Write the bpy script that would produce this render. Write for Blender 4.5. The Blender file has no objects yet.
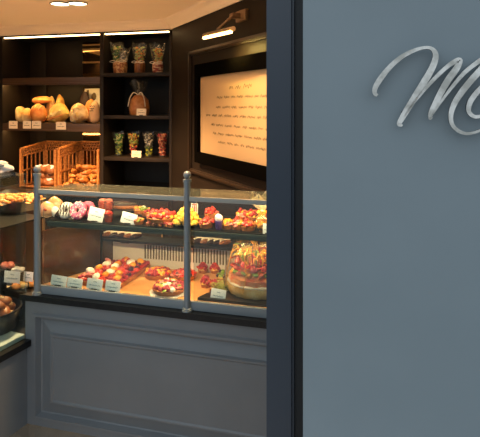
import bpy, bmesh, math, random
from mathutils import Vector, Matrix, noise
random.seed(7)
S = bpy.context.scene
COL = S.collection
PI = math.pi
F, CX, HY, CH = 520.0, 240.0, 105.0, 1.65       # focal length (px of a 480 wide frame), principal x, horizon y, eye height

# ------------------------------------------------------------------ frames
class Frame:
    """a floor frame: x runs along a front, y runs into the depth behind it"""
    def __init__(self, ox, oy, a):
        self.o = (ox, oy); self.a = a
        self.u = (math.cos(a), math.sin(a)); self.v = (-math.sin(a), math.cos(a))
    def w(self, s, d, z=0.0):
        return Vector((self.o[0]+self.u[0]*s+self.v[0]*d, self.o[1]+self.u[1]*s+self.v[1]*d, z))
    def at(self, px, py, d):
        """where the line of sight meets the upright plane at depth d -> (s, z)"""
        k = (px-CX)/F
        bx = self.o[0]+self.v[0]*d; by = self.o[1]+self.v[1]*d
        s = (k*by-bx)/(self.u[0]-k*self.u[1])
        Y = by+self.u[1]*s
        return s, CH-(py-HY)/F*Y
    def on(self, px, py, z):
        """where the line of sight meets the level plane at height z -> (s, d)"""
        Y = (CH-z)*F/(py-HY); X = (px-CX)/F*Y
        rx, ry = X-self.o[0], Y-self.o[1]
        return rx*self.u[0]+ry*self.u[1], rx*self.v[0]+ry*self.v[1]
A = math.radians(-15.3)
C = Frame(-1.026, 2.54, A)                      # counter and shelving
L = Frame(-1.026, 2.54, math.radians(66.4))     # side case on the left
p0 = C.w(-0.025, 1.818)
R = Frame(p0.x, p0.y, math.radians(-64.0))      # oblique wall
FW = Frame(0.1575, 1.30, A)                     # shop front

# ------------------------------------------------------------------ materials
def lin(c):
    return tuple(((x/255)/12.92 if x/255 <= .04045 else ((x/255+.055)/1.055)**2.4) for x in c)+(1,)
MATS = {}
def mat(name, c, rough=.5, metal=0., c2=None, scale=20., bump=0., emit=None, es=0., sss=0., spec=.5, stretch=None, coat=0., detail=4., lo=.38, hi=.62):
    if name in MATS: return MATS[name]
    m = bpy.data.materials.new(name); m.use_nodes = True
    nt = m.node_tree; b = nt.nodes['Principled BSDF']
    b.inputs['Base Color'].default_value = lin(c)
    b.inputs['Roughness'].default_value = rough; b.inputs['Metallic'].default_value = metal
    b.inputs['Specular IOR Level'].default_value = spec
    b.inputs['Coat Weight'].default_value = coat
    if sss: b.inputs['Subsurface Weight'].default_value = sss; b.inputs['Subsurface Scale'].default_value = .01
    if emit: b.inputs['Emission Color'].default_value = lin(emit); b.inputs['Emission Strength'].default_value = es
    if c2 or bump:
        tc = nt.nodes.new('ShaderNodeTexCoord'); mp = nt.nodes.new('ShaderNodeMapping')
        nt.links.new(tc.outputs['Object'], mp.inputs['Vector'])
        if stretch: mp.inputs['Scale'].default_value = stretch
        n = nt.nodes.new('ShaderNodeTexNoise'); n.inputs['Scale'].default_value = scale; n.inputs['Detail'].default_value = detail
        nt.links.new(mp.outputs['Vector'], n.inputs['Vector'])
        if c2:
            r = nt.nodes.new('ShaderNodeValToRGB')
            r.color_ramp.elements[0].color = lin(c); r.color_ramp.elements[1].color = lin(c2)
            r.color_ramp.elements[0].position = lo; r.color_ramp.elements[1].position = hi
            nt.links.new(n.outputs['Fac'], r.inputs['Fac']); nt.links.new(r.outputs['Color'], b.inputs['Base Color'])
        if bump:
            bp = nt.nodes.new('ShaderNodeBump'); bp.inputs['Strength'].default_value = bump; bp.inputs['Distance'].default_value = .01
            nt.links.new(n.outputs['Fac'], bp.inputs['Height']); nt.links.new(bp.outputs['Normal'], b.inputs['Normal'])
    MATS[name] = m
    return m
def clear(name, tint, gloss=.06, veil=0., veilc=(255, 255, 255), rough=.02):
    """thin clear sheet: see-through, with a mirror share that grows at grazing angles"""
    if name in MATS: return MATS[name]
    m = bpy.data.materials.new(name); m.use_nodes = True
    nt = m.node_tree; nt.nodes.clear()
    o = nt.nodes.new('ShaderNodeOutputMaterial'); t = nt.nodes.new('ShaderNodeBsdfTransparent'); g = nt.nodes.new('ShaderNodeBsdfGlossy')
    t.inputs['Color'].default_value = lin(tint); g.inputs['Roughness'].default_value = rough
    lw = nt.nodes.new('ShaderNodeLayerWeight'); lw.inputs['Blend'].default_value = .25
    mm = nt.nodes.new('ShaderNodeMath'); mm.operation = 'MULTIPLY_ADD'; mm.inputs[1].default_value = .5; mm.inputs[2].default_value = gloss; mm.use_clamp = True
    nt.links.new(lw.outputs['Fresnel'], mm.inputs[0])
    mx = nt.nodes.new('ShaderNodeMixShader'); nt.links.new(mm.outputs[0], mx.inputs[0])
    nt.links.new(t.outputs[0], mx.inputs[1]); nt.links.new(g.outputs[0], mx.inputs[2])
    last = mx
    if veil:
        d = nt.nodes.new('ShaderNodeBsdfDiffuse'); d.inputs['Color'].default_value = lin(veilc)
        m2 = nt.nodes.new('ShaderNodeMixShader'); m2.inputs[0].default_value = veil
        nt.links.new(mx.outputs[0], m2.inputs[1]); nt.links.new(d.outputs[0], m2.inputs[2]); last = m2
    nt.links.new(last.outputs[0], o.inputs['Surface'])
    MATS[name] = m
    return m
def glow(name, c, s): return mat(name, c, emit=c, es=s)

M_facade = mat('facade_paint', (117, 130, 137), .42, c2=(121, 134, 141), scale=3, spec=.4)
M_navy = mat('navy_paint', (42, 51, 62), .36)
M_black = mat('black_gap', (22, 25, 28), .6)
M_counter = mat('counter_paint', (102, 107, 111), .36, c2=(106, 111, 115), scale=4)
M_stone = mat('dark_stone', (15, 16, 18), .35, c2=(24, 25, 27), scale=60, spec=.3)
M_steel = mat('brushed_steel', (128, 136, 141), .4, .35)
M_sill = mat('pale_sill', (122, 129, 132), .35)
M_mirror = mat('polished_plinth', (186, 178, 166), .16, .85)
M_signmetal = mat('sign_metal', (222, 222, 218), .5, .55, c2=(172, 172, 166), scale=30, bump=.08)
M_signside = mat('sign_edge', (46, 46, 44), .4, 1.)
M_brown = mat('brown_panel', (31, 25, 20), .45, spec=.2, c2=(38, 30, 24), scale=5, stretch=(1, 1, .1))
M_shelf = mat('shelf_board', (70, 50, 34), .4, c2=(78, 56, 38), scale=6, stretch=(.2, 1, 1))
M_dark = mat('dark_recess', (12, 11, 11), .7)
M_wall = mat('brown_wall', (30, 24, 20), .5, spec=.1, c2=(34, 27, 22), scale=3)
M_trimb = mat('brown_moulding', (44, 33, 25), .35)
M_ceil = mat('cream_ceiling', (244, 228, 206), .8)
M_floor = mat('floor_tile', (140, 132, 122), .3, c2=(164, 154, 142), scale=8)
M_board = mat('cream_board', (206, 172, 128), .3)
M_ink = mat('ink', (66, 56, 30), .7)
M_frame = mat('black_frame', (8, 7, 6), .8, spec=0.)
M_bronze = mat('lamp_bronze', (150, 122, 92), .4, .7)
M_card = mat('white_card', (248, 250, 250), .5)
M_cardw = mat('cream_card', (226, 206, 178), .5)
M_print = mat('card_print', (120, 150, 160), .7)
M_wicker = mat('wicker', (160, 98, 44), .55, c2=(110, 62, 26), scale=60, bump=.4)
M_wick2 = mat('wicker_pale', (186, 122, 60), .55, c2=(150, 90, 40), scale=60, bump=.4)
M_glass = clear('case_glass', (236, 243, 240), .035)
M_gtop = clear('top_glass', (214, 222, 214), .02, .05, (200, 205, 190))
M_film = clear('cellophane', (248, 248, 246), .05, .05, (255, 250, 235), rough=.15)
M_filmd = clear('cellophane_soft', (246, 246, 242), .04, .015, (255, 250, 235), rough=.2)
M_bronzeglass = mat('bronze_panel', (60, 44, 32), .14, 0., c2=(74, 54, 38), scale=4, stretch=(1, 1, 6), coat=.6)
M_white = mat('white_liner', (214, 206, 194), .5)
M_deck = mat('deck_board', (206, 144, 86), .4, c2=(218, 158, 98), scale=5)
M_tray = mat('black_tray', (20, 20, 21), .3)
M_paper = mat('paper', (238, 232, 222), .7)
M_crust = mat('tart_crust', (150, 86, 44), .6, c2=(186, 116, 62), scale=40, bump=.3)
M_custard = mat('custard', (240, 190, 90), .4)
M_red = mat('strawberry_red', (186, 30, 26), .28, c2=(216, 70, 48), scale=90, coat=.4, sss=.1)
M_rasp = mat('raspberry', (146, 24, 40), .4, c2=(186, 56, 72), scale=120, bump=.6)
M_blackb = mat('blackberry', (40, 22, 40), .3, c2=(70, 40, 62), scale=120, bump=.6)
M_orange = mat('orange_fruit', (242, 150, 30), .3, c2=(246, 176, 60), scale=20, coat=.4)
M_cream = mat('whipped_cream', (246, 236, 218), .5)
M_kiwi = mat('green_fruit', (110, 140, 40), .4, c2=(150, 170, 70), scale=40)
M_pinkf = mat('pink_fruit', (232, 120, 110), .35, c2=(240, 150, 130), scale=30, coat=.3)
M_bread1 = mat('bread_gold', (226, 168, 84), .6, c2=(246, 214, 150), scale=16, bump=.3)
M_bread2 = mat('bread_orange', (212, 116, 46), .55, c2=(238, 166, 88), scale=12, bump=.2)
M_bread3 = mat('bread_yellow', (248, 212, 116), .6, c2=(216, 150, 60), scale=14, bump=.3)
M_breadp = mat('bread_flour', (244, 222, 176), .7, c2=(204, 150, 84), scale=14, bump=.4)
M_breadw = mat('bread_crumb', (240, 214, 150), .7, c2=(226, 188, 116), scale=30)
M_bun = mat('bun_brown', (136, 78, 40), .45, c2=(168, 104, 58), scale=14)
M_croi = mat('croissant', (150, 84, 32), .45, c2=(196, 128, 58), scale=18, bump=.25)
M_icing = mat('white_icing', (244, 236, 228), .4)
M_pink = mat('pink_icing', (210, 70, 120), .35, c2=(226, 120, 160), scale=70)
M_choc = mat('chocolate', (52, 28, 20), .3)
M_cookie = mat('cookie', (164, 104, 48), .7, c2=(196, 138, 72), scale=30, bump=.4)
M_choux = mat('choux', (224, 176, 50), .5, c2=(240, 206, 100), scale=22, bump=.4)
M_jelly = mat('red_jelly', (176, 50, 34), .2, c2=(206, 84, 50), scale=40, coat=.6)
M_green = mat('green_sweets', (60, 120, 40), .4, c2=(216, 210, 140), scale=45, detail=0, lo=.54, hi=.58)
M_mixed = mat('mixed_sweets', (216, 140, 40), .4, c2=(170, 190, 90), scale=45, detail=0, lo=.5, hi=.54)
M_redsw = mat('red_sweets', (180, 40, 36), .4, c2=(216, 150, 110), scale=45, detail=0, lo=.5, hi=.54)
M_ysw = mat('yellow_sweets', (190, 186, 50), .4, c2=(70, 96, 40), scale=45, detail=0, lo=.46, hi=.5)
M_grey = mat('grey_sweets', (84, 84, 70), .4, c2=(206, 196, 180), scale=45, detail=0, lo=.5, hi=.54)
M_ribbon = mat('ribbon', (220, 206, 180), .4)
M_straw = mat('candy_stick', (228, 150, 40), .35, c2=(238, 190, 80), scale=20)
M_redtag = mat('red_print', (200, 40, 40), .5)
M_purple = mat('purple_cup', (84, 60, 130), .4)
M_grille = mat('grille_slot', (92, 78, 62), .6)
M_led = glow('warm_led', (255, 208, 140), 11.)
M_ledc = glow('case_led', (255, 206, 140), 26.)
M_spot = glow('lamp_face', (255, 226, 176), 16.)
M_tube = glow('picture_lamp_tube', (255, 205, 120), 11.)

# ------------------------------------------------------------------ mesh helpers
class MB:
    def __init__(self): self.bm = bmesh.new()
    def box(self, c, s, bev=0., rz=0., rx=0., ry=0.):
        r = bmesh.ops.create_cube(self.bm, size=1.)
        vs = r['verts']
        bmesh.ops.scale(self.bm, verts=vs, vec=s)
        if bev > 0:
            es = list({e for v in vs for e in v.link_edges})
            g = bmesh.ops.bevel(self.bm, geom=es, offset=bev, segments=2, affect='EDGES', profile=.6)
            vs = list({v for f in g['faces'] for v in f.verts} | {v for v in vs if v.is_valid})
        mx = Matrix.Translation(c) @ Matrix.Rotation(rz, 4, 'Z') @ Matrix.Rotation(ry, 4, 'Y') @ Matrix.Rotation(rx, 4, 'X')
        bmesh.ops.transform(self.bm, matrix=mx, verts=vs)
        return self
    def quadbox(self, pts, z0, z1):
        """upright prism over a floor polygon"""
        lo = [self.bm.verts.new((p[0], p[1], z0)) for p in pts]; hi = [self.bm.verts.new((p[0], p[1], z1)) for p in pts]
        n = len(pts)
        self.bm.faces.new(lo[::-1]); self.bm.faces.new(hi)
        for i in range(n): self.bm.faces.new((lo[i], lo[(i+1) % n], hi[(i+1) % n], hi[i]))
        return self
    def lathe(self, prof, n=20, c=(0, 0, 0), flute=0., fn=0, mx=None, wav=None):
        rings = []
        T = Matrix.Translation(c) @ (mx or Matrix())
        for (r, z) in prof:
            ring = []
            for i in range(n):
                a = 2*PI*i/n
                rr = r*(1+(flute*math.cos(fn*a) if fn else 0))
                if wav: rr, zz = wav(rr, z, a)
                else: zz = z
                ring.append(self.bm.verts.new(T @ Vector((rr*math.cos(a), rr*math.sin(a), zz))))
            rings.append(ring)
        for a, b in zip(rings, rings[1:]):
            for i in range(n): self.bm.faces.new((a[i], a[(i+1) % n], b[(i+1) % n], b[i]))
        if prof[0][0] > 1e-6: self.bm.faces.new(rings[0][::-1]) if not wav else None
        if prof[-1][0] > 1e-6: self.bm.faces.new(rings[-1]) if not wav else None
        return self
    def tube(self, pts, r, n=8, closed=False):
        pts = [Vector(p) for p in pts]; m = len(pts)
        rings = []; up = None
        for i, p in enumerate(pts):
            if closed: t = pts[(i+1) % m]-pts[i-1]
            else: t = pts[min(i+1, m-1)]-pts[max(i-1, 0)]
            t = t.normalized()
            if up is None:
                up = Vector((0, 0, 1)) if abs(t.z) < .9 else Vector((1, 0, 0))
            x = t.cross(up).normalized(); y = x.cross(t).normalized(); up = y
            rr = r[i] if isinstance(r, (list, tuple)) else r
            rings.append([self.bm.verts.new(p+x*rr*math.cos(2*PI*k/n)+y*rr*math.sin(2*PI*k/n)) for k in range(n)])
        prs = list(zip(rings, rings[1:]))+([(rings[-1], rings[0])] if closed else [])
        for a, b in prs:
            for k in range(n): self.bm.faces.new((a[k], a[(k+1) % n], b[(k+1) % n], b[k]))
        if not closed: self.bm.faces.new(rings[0][::-1]); self.bm.faces.new(rings[-1])
        return self
    def blob(self, c, r, amp=.06, sc=1.6, seed=0, sub=3, rz=0., rx=0., ry=0., flat=0.):
        g = bmesh.ops.create_icosphere(self.bm, subdivisions=sub, radius=1.)
        mx = Matrix.Translation(c) @ Matrix.Rotation(rz, 4, 'Z') @ Matrix.Rotation(ry, 4, 'Y') @ Matrix.Rotation(rx, 4, 'X')
        for v in g['verts']:
            p = v.co.copy(); k = 1+amp*noise.noise(p*sc+Vector((seed*3.1, seed*1.7, seed)))*1.6
            if flat:
                if p.z < -.1: p.z = -.1+(p.z+.1)*(1-flat)
                lo_ = -.1-.9*(1-flat); p.z = (p.z-lo_)/(1-lo_)*2-1
            v.co = mx @ Vector((p.x*r[0]*k, p.y*r[1]*k, p.z*r[2]*k))
        return self
    def ribbon(self, pts, wid, th, flip=1):
        """flat stroke in the local xz plane with thickness th towards -y; wid = full width(s)"""
        n = len(pts); row = []
        for i, p in enumerate(pts):
            a = pts[max(i-1, 0)]; b = pts[min(i+1, n-1)]
            t = Vector((b[0]-a[0], b[1]-a[1])); t.normalize(); nn = Vector((-t.y, t.x))
            w = (wid[i] if isinstance(wid, (list, tuple)) else wid)/2
            q = []
            for sg in (1, -1):
                for y in (0, -th): q.append(self.bm.verts.new((p[0]+nn.x*w*sg, y, p[1]+nn.y*w*sg)))
            row.append(q)
        for a, b in zip(row, row[1:]):
            self.bm.faces.new((a[1], b[1], b[3], a[3])); self.bm.faces.new((a[0], a[2], b[2], b[0]))
            self.bm.faces.new((a[0], b[0], b[1], a[1])); self.bm.faces.new((a[2], a[3], b[3], b[2]))
        self.bm.faces.new((row[0][0], row[0][1], row[0][3], row[0][2])); self.bm.faces.new((row[-1][0], row[-1][2], row[-1][3], row[-1][1]))
        return self
    def build(self, name, m, parent=None, smooth=True, angle=40):
        bmesh.ops.recalc_face_normals(self.bm, faces=self.bm.faces)
        me = bpy.data.meshes.new(name); self.bm.to_mesh(me); self.bm.free()
        if isinstance(m, list):
            for q in m: me.materials.append(q)
        else: me.materials.append(m)
        if smooth:
            for p in me.polygons: p.use_smooth = True
            me.set_sharp_from_angle(angle=math.radians(angle))
        o = bpy.data.objects.new(name, me); COL.objects.link(o)
        if parent: o.parent = parent
        return o
def tag(o, label, cat, group=None, kind=None):
    o['label'] = label; o['category'] = cat
    if group: o['group'] = group
    if kind: o['kind'] = kind
    return o
def thing(name, label, cat, loc=(0, 0, 0), rz=0., group=None):
    o = bpy.data.objects.new(name, None); COL.objects.link(o)
    o.empty_display_size = .05; o.location = loc; o.rotation_euler = (0, 0, rz)
    return tag(o, label, cat, group)
def struct(name, mb, m, **k):
    o = mb.build(name, m, **k); o['kind'] = 'structure'; return o
def place(o, loc, rz=0., rx=0., ry=0., sc=1.):
    o.location = loc; o.rotation_euler = (rx, ry, rz)
    o.scale = (sc, sc, sc) if not isinstance(sc, tuple) else sc
    return o
def copy_tree(o, parent=None):
    c = o.copy(); COL.objects.link(c)
    if parent: c.parent = parent
    for ch in list(o.children):
        copy_tree(ch, c)
    return c
def catmull(P, n=8):
    """smooth a list of tuples (any length)"""
    out = []
    for i in range(len(P)-1):
        a, b, c, d = P[max(i-1, 0)], P[i], P[i+1], P[min(i+2, len(P)-1)]
        for k in range(n):
            t = k/n
            out.append(tuple(.5*((2*b[j])+(-a[j]+c[j])*t+(2*a[j]-5*b[j]+4*c[j]-d[j])*t*t+(-a[j]+3*b[j]-3*c[j]+d[j])*t**3) for j in range(len(b))))
    out.append(tuple(P[-1]))
    return out
def prism(fr, pts, z0, z1): return MB().quadbox([fr.w(*p) for p in pts], z0, z1)
def light(name, kind, loc, power, col, size=.1, aim=None, spot=None, blend=.6, sy=None):
    l = bpy.data.lights.new(name, kind); l.energy = power; l.color = col
    if kind == 'AREA':
        l.size = size
        if sy: l.shape = 'RECTANGLE'; l.size_y = sy
    else: l.shadow_soft_size = size
    if spot: l.spot_size = math.radians(spot); l.spot_blend = blend
    o = bpy.data.objects.new(name, l); COL.objects.link(o); o.location = loc
    if aim is not None: o.rotation_euler = (Vector(aim)-Vector(loc)).to_track_quat('-Z', 'Y').to_euler()
    return o
WARM = (1., .60, .28)

# ================================================================== SETTING
CEIL = 2.35
struct('floor', MB().box((0, 2.5, -.05), (9, 9, .1)), M_floor)
struct('floor_bounce', prism(C, [(-1.75, .46), (1.15, .46), (.5, 2.22), (-1.75, 2.22)], 0, .006), mat('bounce_tile', (226, 210, 186), .35, c2=(232, 218, 196), scale=4))  # unseen floor, made pale to bounce lamp light up to the ceiling
struct('ceiling', prism(C, [(-1.95, -.85), (1.75, -.85), (1.75, 2.35), (-1.95, 2.35)], CEIL, CEIL+.1), M_ceil)
struct('wall_back', prism(C, [(-1.95, 2.22), (.6, 2.22), (.6, 2.32), (-1.95, 2.32)], 0, CEIL), M_wall)
struct('wall_left', prism(C, [(-1.85, .3), (-1.75, .3), (-1.75, 2.22), (-1.85, 2.22)], 0, CEIL), M_wall)
struct('wall_right', prism(R, [(0, 0), (1.80, 0), (1.80, .08), (0, .08)], 0, CEIL), M_wall)
struct('wall_corner', prism(C, [(1.18, .47), (1.50, .47), (1.50, .55), (1.22, .55)], 0, CEIL), M_wall)
struct('wall_side', prism(C, [(1.42, -.70), (1.50, -.70), (1.50, .47), (1.42, .47)], 0, CEIL), M_wall)
# shop front
struct('wall_front', prism(FW, [(0, 0), (2.2, 0), (2.2, .18), (0, .18)], 0, 3.2), M_facade)
uL, _ = FW.at(266.5, 200, .035); uM, _ = FW.at(291, 200, .035)
t = MB()
for pts in ([(uL, .035), (uM, .035), (uM, .14), (uL, .14)],): t.quadbox([FW.w(*p) for p in pts], 0, 3.2)
struct('trim_1', t, M_navy, smooth=False)
struct('trim_2', prism(FW, [(uM, .055), (.02, .055), (.02, .17), (uM, .17)], 0, 3.2), M_black)
struct('trim_3', prism(FW, [(uM, .045), (uM+.006, .045), (uM+.006, .055), (uM, .055)], 0, 3.2), M_navy)
# crown moulding of the ceiling (back and oblique wall)
def crown(name, fr, s0, s1, d, m0=0., m1=0.):
    prof = [(0, -.075), (-.012, -.075), (-.016, -.058), (-.04, -.03), (-.07, -.014), (-.075, 0), (0, 0)]
    mb = MB(); rows = []
    for s, mt in ((s0, m0), (s1, m1)):
        rows.append([mb.bm.verts.new(fr.w(s+mt*q[0], d+q[0], CEIL+q[1])) for q in prof])
    n = len(prof)
    for i in range(n): mb.bm.faces.new((rows[0][i], rows[0][(i+1) % n], rows[1][(i+1) % n], rows[1][i]))
    mb.bm.faces.new(rows[0]); mb.bm.faces.new(rows[1][::-1])
    return struct(name, mb, M_ceil, angle=20)
crown('trim_4', C, -1.74, -.02, 1.80, 0, .45)
crown('trim_5', R, 0, 1.80, 0, -.45, 0)

# ================================================================== SHELVING
D0, D1 = 1.80, 2.18
sA = C.at(2.5, 100, D0)[0]; sB0 = C.at(99.7, 100, D0)[0]; sB1 = C.at(103.3, 100, D0)[0]; sC = C.at(170.5, 100, D0)[0]
sh = thing('wall_shelving', 'dark brown built-in shelving of two bays behind the counter', 'shelving', C.w((sA+sC)/2, D0, 0), A)
s_off = (sA+sC)/2
def shb(mb, s0, s1, d0, d1, z0, z1, bev=.003):
    return mb.box(((s0+s1)/2-s_off, (d0+d1)/2-D0, (z0+z1)/2), (s1-s0, d1-d0, z1-z0), bev)
ZT = 2.262
shb(MB(), sA-.04, sC, D0, D0+.05, ZT, CEIL-.076).build('fascia', M_brown, sh)
shb(MB(), sA-.04, sC, D0+.05, D1, ZT, ZT+.03).build('top_panel', M_dark, sh)
shb(MB(), sA-.04, sA, D0, D1, .05, ZT).build('side_panel', M_brown, sh)
shb(MB(), sB0, sB1, D0, D1, .05, ZT).build('divider', M_brown, sh)
shb(MB(), sC-.012, sC+.01, D0, D1, .05, ZT).build('side_panel', M_brown, sh)
sm = C.at(46, 60, D1)[0]
shb(MB(), sA, sm-.003, D1, D1+.03, .95, ZT, .002).build('back_panel', M_brown, sh)
shb(MB(), sm+.003, sB0, D1, D1+.03, .95, ZT, .002).build('back_panel', M_brown, sh)
shb(MB(), sB1, sC, D1, D1+.03, .95, ZT).build('back_panel', M_dark, sh)
Z1, Z2, Z3, ZL = 1.893, 1.488, .905, None
for z, th in ((Z1, .05), (Z2, .055)):
    shb(MB(), sA, sB0, D0, D1, z-th, z).build('shelf', M_shelf, sh)
for z in (1.922, 1.562, 1.207):
    shb(MB(), sB1, sC-.012, D0, D1, z-.03, z).build('shelf', M_brown, sh)
shb(MB(), sA, sB0, D0-.05, D1, Z3-.04, Z3).build('worktop', M_shelf, sh)
shb(MB(), sB1, sC-.012, D0, D1, Z3-.04, Z3).build('worktop', M_brown, sh)
for a, b in ((sA, (sA+sB0)/2), ((sA+sB0)/2, sB0), (sB1, sC-.012)):
    dd = shb(MB(), a+.004, b-.004, D0+.0, D0+.02, .07, Z3-.05).build('cupboard_door', M_brown, sh)
    shb(MB(), b-.06, b-.045, D0-.025, D0, .55, .75).build('handle', M_bronze, dd)
# led lines tucked under the top and under the boards
shb(MB(), sA+.01, sB0-.01, D0+.008, D0+.03, ZT-.009, ZT-.001, 0).build('led_strip', M_led, sh)
shb(MB(), sB1+.01, sC-.02, D0+.008, D0+.03, ZT-.009, ZT-.001, 0).build('led_strip', M_led, sh)
M_led2 = glow('dim_led', (255, 206, 128), 58)
for z in (Z1-.05, Z2-.055): shb(MB(), sA+.02, sB0-.02, D0+.025, D0+.045, z-.004, z, 0).build('led_strip', M_led2, sh)
for z in (Z1-.05, Z2-.055): shb(MB(), sA+.002, sB0-.002, D0, D0+.012, z-.014, z, .002).build('shelf_lip', M_shelf, sh)
# mirror strip in the right part of the left bay
M_mir = mat('bronze_mirror', (170, 140, 96), .06, 1.)
m0 = C.at(83, 60, D1-.01)[0]
for z0, z1 in ((Z1+.01, ZT-.02), (Z2+.01, Z1-.07), (Z3+.01, Z2-.07)):
    shb(MB(), m0, sB0, D1-.012, D1-.001, z0, z1, .002).build('mirror_strip', M_mir, sh)
a, z = C.at(85, 60, D1-.02); b, _ = C.at(99, 60, D1-.02)
rl = MB()  # pale bars standing in for bands reflected in the mirror
for py in (45, 49.5, 62.5):
    zz = C.at(90, py, D1-.02)[1]; shb(rl, m0, sB0, D1-.022, D1-.012, zz-.008, zz+.008, .002)
rl.build('reflected_band', mat('reflected_band', (170, 130, 78), .35, .5), sh)
a, zt = C.at(84, 88.5, D1-.03); b, zb = C.at(99.4, 108, D1-.03)
nt_ = thing('notice_card', 'bright cream notice propped behind the breads on the right', 'notice', C.w((a+b)/2, D1-.018, Z2), A)
MB().box((0, 0, (zt-Z2)/2), (b-a, .006, zt-Z2), .001).build('panel', mat('notice_paper', (250, 238, 205), .5), nt_)
q = MB().blob((.02, -.006, (zt-Z2)-.075), (.026, .003, .035), .1, seed=4, sub=2)
q.box((-.045, -.005, (zt-Z2)-.06), (.02, .004, .09)); q.build('print', mat('notice_print', (120, 96, 52), .7), nt_)

# ================================================================== CARDS
def squiggle(mb, x0, x1, z, amp, y, w=.0012, seed=0, slope=0.):
    rnd = random.Random(seed); pts = []; x = x0; n = 0
    while x < x1:
        pts.append((x+rnd.uniform(-.3, .3)*amp, z+slope*(x-x0)+((n % 2)-.5)*amp*rnd.uniform(.4, 1.3))); x += amp*rnd.uniform(.5, .8); n += 1
    if len(pts) > 1:
        b0 = len(mb.bm.verts); mb.ribbon(catmull(pts, 3), w, .0006)
        mb.bm.verts.ensure_lookup_table()
        for v in mb.bm.verts[b0:]: v.co.y += y
    return mb
def card(label, loc, rz, w, h, tilt=-.15, roll=0., m=None, group=None, lines=2, ink=None, seed=1, stand=True):
    t = thing('price_card', label, 'price card', loc, rz, group)
    p = MB().box((0, 0, h/2), (w, .0025, h), .0006).build('panel', m or M_card, t)
    p.rotation_euler = (tilt, roll, 0)
    if lines:
        q = MB()
        for k in range(lines):
            zz = h*(.72-.32*k) if lines > 1 else h*.5
            squiggle(q, -w*.34*(1 if k else .3), w*.36*(1 if k else .4), zz, h*.085, -.0016, h*.035, seed+k)
        lt = q.build('lettering', ink or M_print, p)
    if stand:
        MB().box((0, .008, .0025), (w*.4, .022, .005), .001).build('card_foot', M_tray, t)
    return t

# cards clipped on the bread shelf edge
for i, (px0, px1, lab) in enumerate(((9, 17.5, 'small cream price card on the bread shelf edge, leftmost of four'),
                                     (23, 31, 'small cream price card on the bread shelf below the two-lobed golden loaf'),
                                     (32, 41, 'small cream price card on the bread shelf below the big round orange loaf'),
                                     (56, 66, 'small cream price card on the bread shelf below the open yellow loaf'))):
    a, zb = C.at(px0, 128.5 if i < 3 else 129.5, D0-.012); b, zt = C.at(px1, 121 if i < 3 else 122, D0-.012)
    card(lab, C.w((a+b)/2, D0-.012, zb), A, b-a, zt-zb, 0, m=M_cardw, ink=M_ink, seed=i, stand=False)

# ================================================================== BREADS
def bread(name, label, px, py, w, h, dep, m, d=1.90, z=None, rz=0., ry=0., seed=0, extra=None, amp=.07, flat=.35):
    """loaf with its centre on the line of sight (px,py); w,h in pixels of the photo"""
    s, zc = C.at(px, py, d)
    k = C.w(s, d).y/F
    W, H = w*k/2, h*k/2
    if z is not None: H = (zc+H-z)/2
    zb = z if z is not None else zc-H
    t = thing(name, label, 'bread', C.w(s, d, zb), A+rz)
    body = MB().blob((0, 0, H), (W, dep, H), amp, seed=seed, sub=4, ry=ry, flat=flat).build('loaf', m, t)
    if extra: extra(t, W, dep, H)
    return t
def scores(m, n=3, ang=.5, lift=1.0):
    def f(t, W, D, H):
        for i in range(n):
            x = (i-(n-1)/2)*W*.55
            pts = []
            for k in range(9):
                y = -D*.75+1.5*D*k/8*.7
                xx = x+ang*(y)*.6
                v = max(0, 1-(xx/W)**2-(y/D)**2)
                pts.append((xx, y, H*.95+H*math.sqrt(v)*lift))
            MB().tube(pts, [W*.07*math.sin(PI*(k+.6)/9.2)+.002 for k in range(9)], 6).build('score', m, t)
    return f
bread('bread_loaf', 'small two-lobed golden loaf at left end of the bread shelf', 21.5, 114, 8.5, 16, .075, M_bread1, z=Z2, ry=-.25, seed=1, extra=lambda t, W, D, H: MB().blob((W*1.5, .005, H*.86), (W*1.05, D*.9, H*.88), .06, seed=9, sub=4).build('loaf', M_bread1, t))
bread('bread_loaf', 'big upright round orange loaf under another loaf on the bread shelf', 39, 113.2, 16.5, 18.4, .075, M_bread2, z=Z2, seed=2, extra=scores(M_breadw, 3, .2))
t = bread('bread_loaf', 'flattish pinkish brown loaf lying on top of the round orange loaf', 42, 100, 20.5, 7.4, .07, M_bread2, seed=3, ry=-.06, d=1.96)
bread('bread_loaf', 'upright yellow loaf behind the open yellow loaf on the bread shelf', 51, 109, 9, 25, .05, M_bread1, z=Z2, seed=4, d=2.05)
bread('bread_loaf', 'narrow yellow loaf end standing highest behind the open yellow loaf', 60, 108, 9, 27, .05, M_bread3, z=Z2, seed=5, d=2.05)
def open_loaf(t, W, D, H):
    pts = [(-W*.8+1.6*W*k/12, -D*.86+.01*math.sin(k), H*.62+(k/12)*H*.75+.006*math.sin(k*2.1)) for k in range(13)]
    MB().tube(pts, [.016*math.sin(PI*(k+.5)/13)+.003 for k in range(13)], 6).build('torn_edge', M_breadw, t)
    pts = [(-W*.85+1.7*W*k/12, -D*.8, H*.3+(k/12)*H*.62) for k in range(13)]
    MB().tube(pts, [.012*math.sin(PI*(k+.5)/13)+.002 for k in range(13)], 6).build('crust_fold', M_bread2, t)
bread('bread_loaf', 'wide open yellow loaf with split crust in middle of the bread shelf', 58.7, 112.5, 22.5, 17, .07, M_bread3, z=Z2, ry=-.35, seed=6, d=1.89, extra=open_loaf)
def crossed(t, W, D, H):
    for i in range(12):
        a = i*2.4; r = .25+.6*((i % 4)/4)
        x, zc = math.cos(a)*W*r, H*.95+math.sin(a)*H*r
        v = max(.05, 1-(x/W)**2-((zc-H*.95)/H)**2)
        MB().blob((x, -D*math.sqrt(v), zc), (W*.15, .01, H*.13), .1, seed=i, sub=2).build('flour_patch', M_breadw, t)
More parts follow.
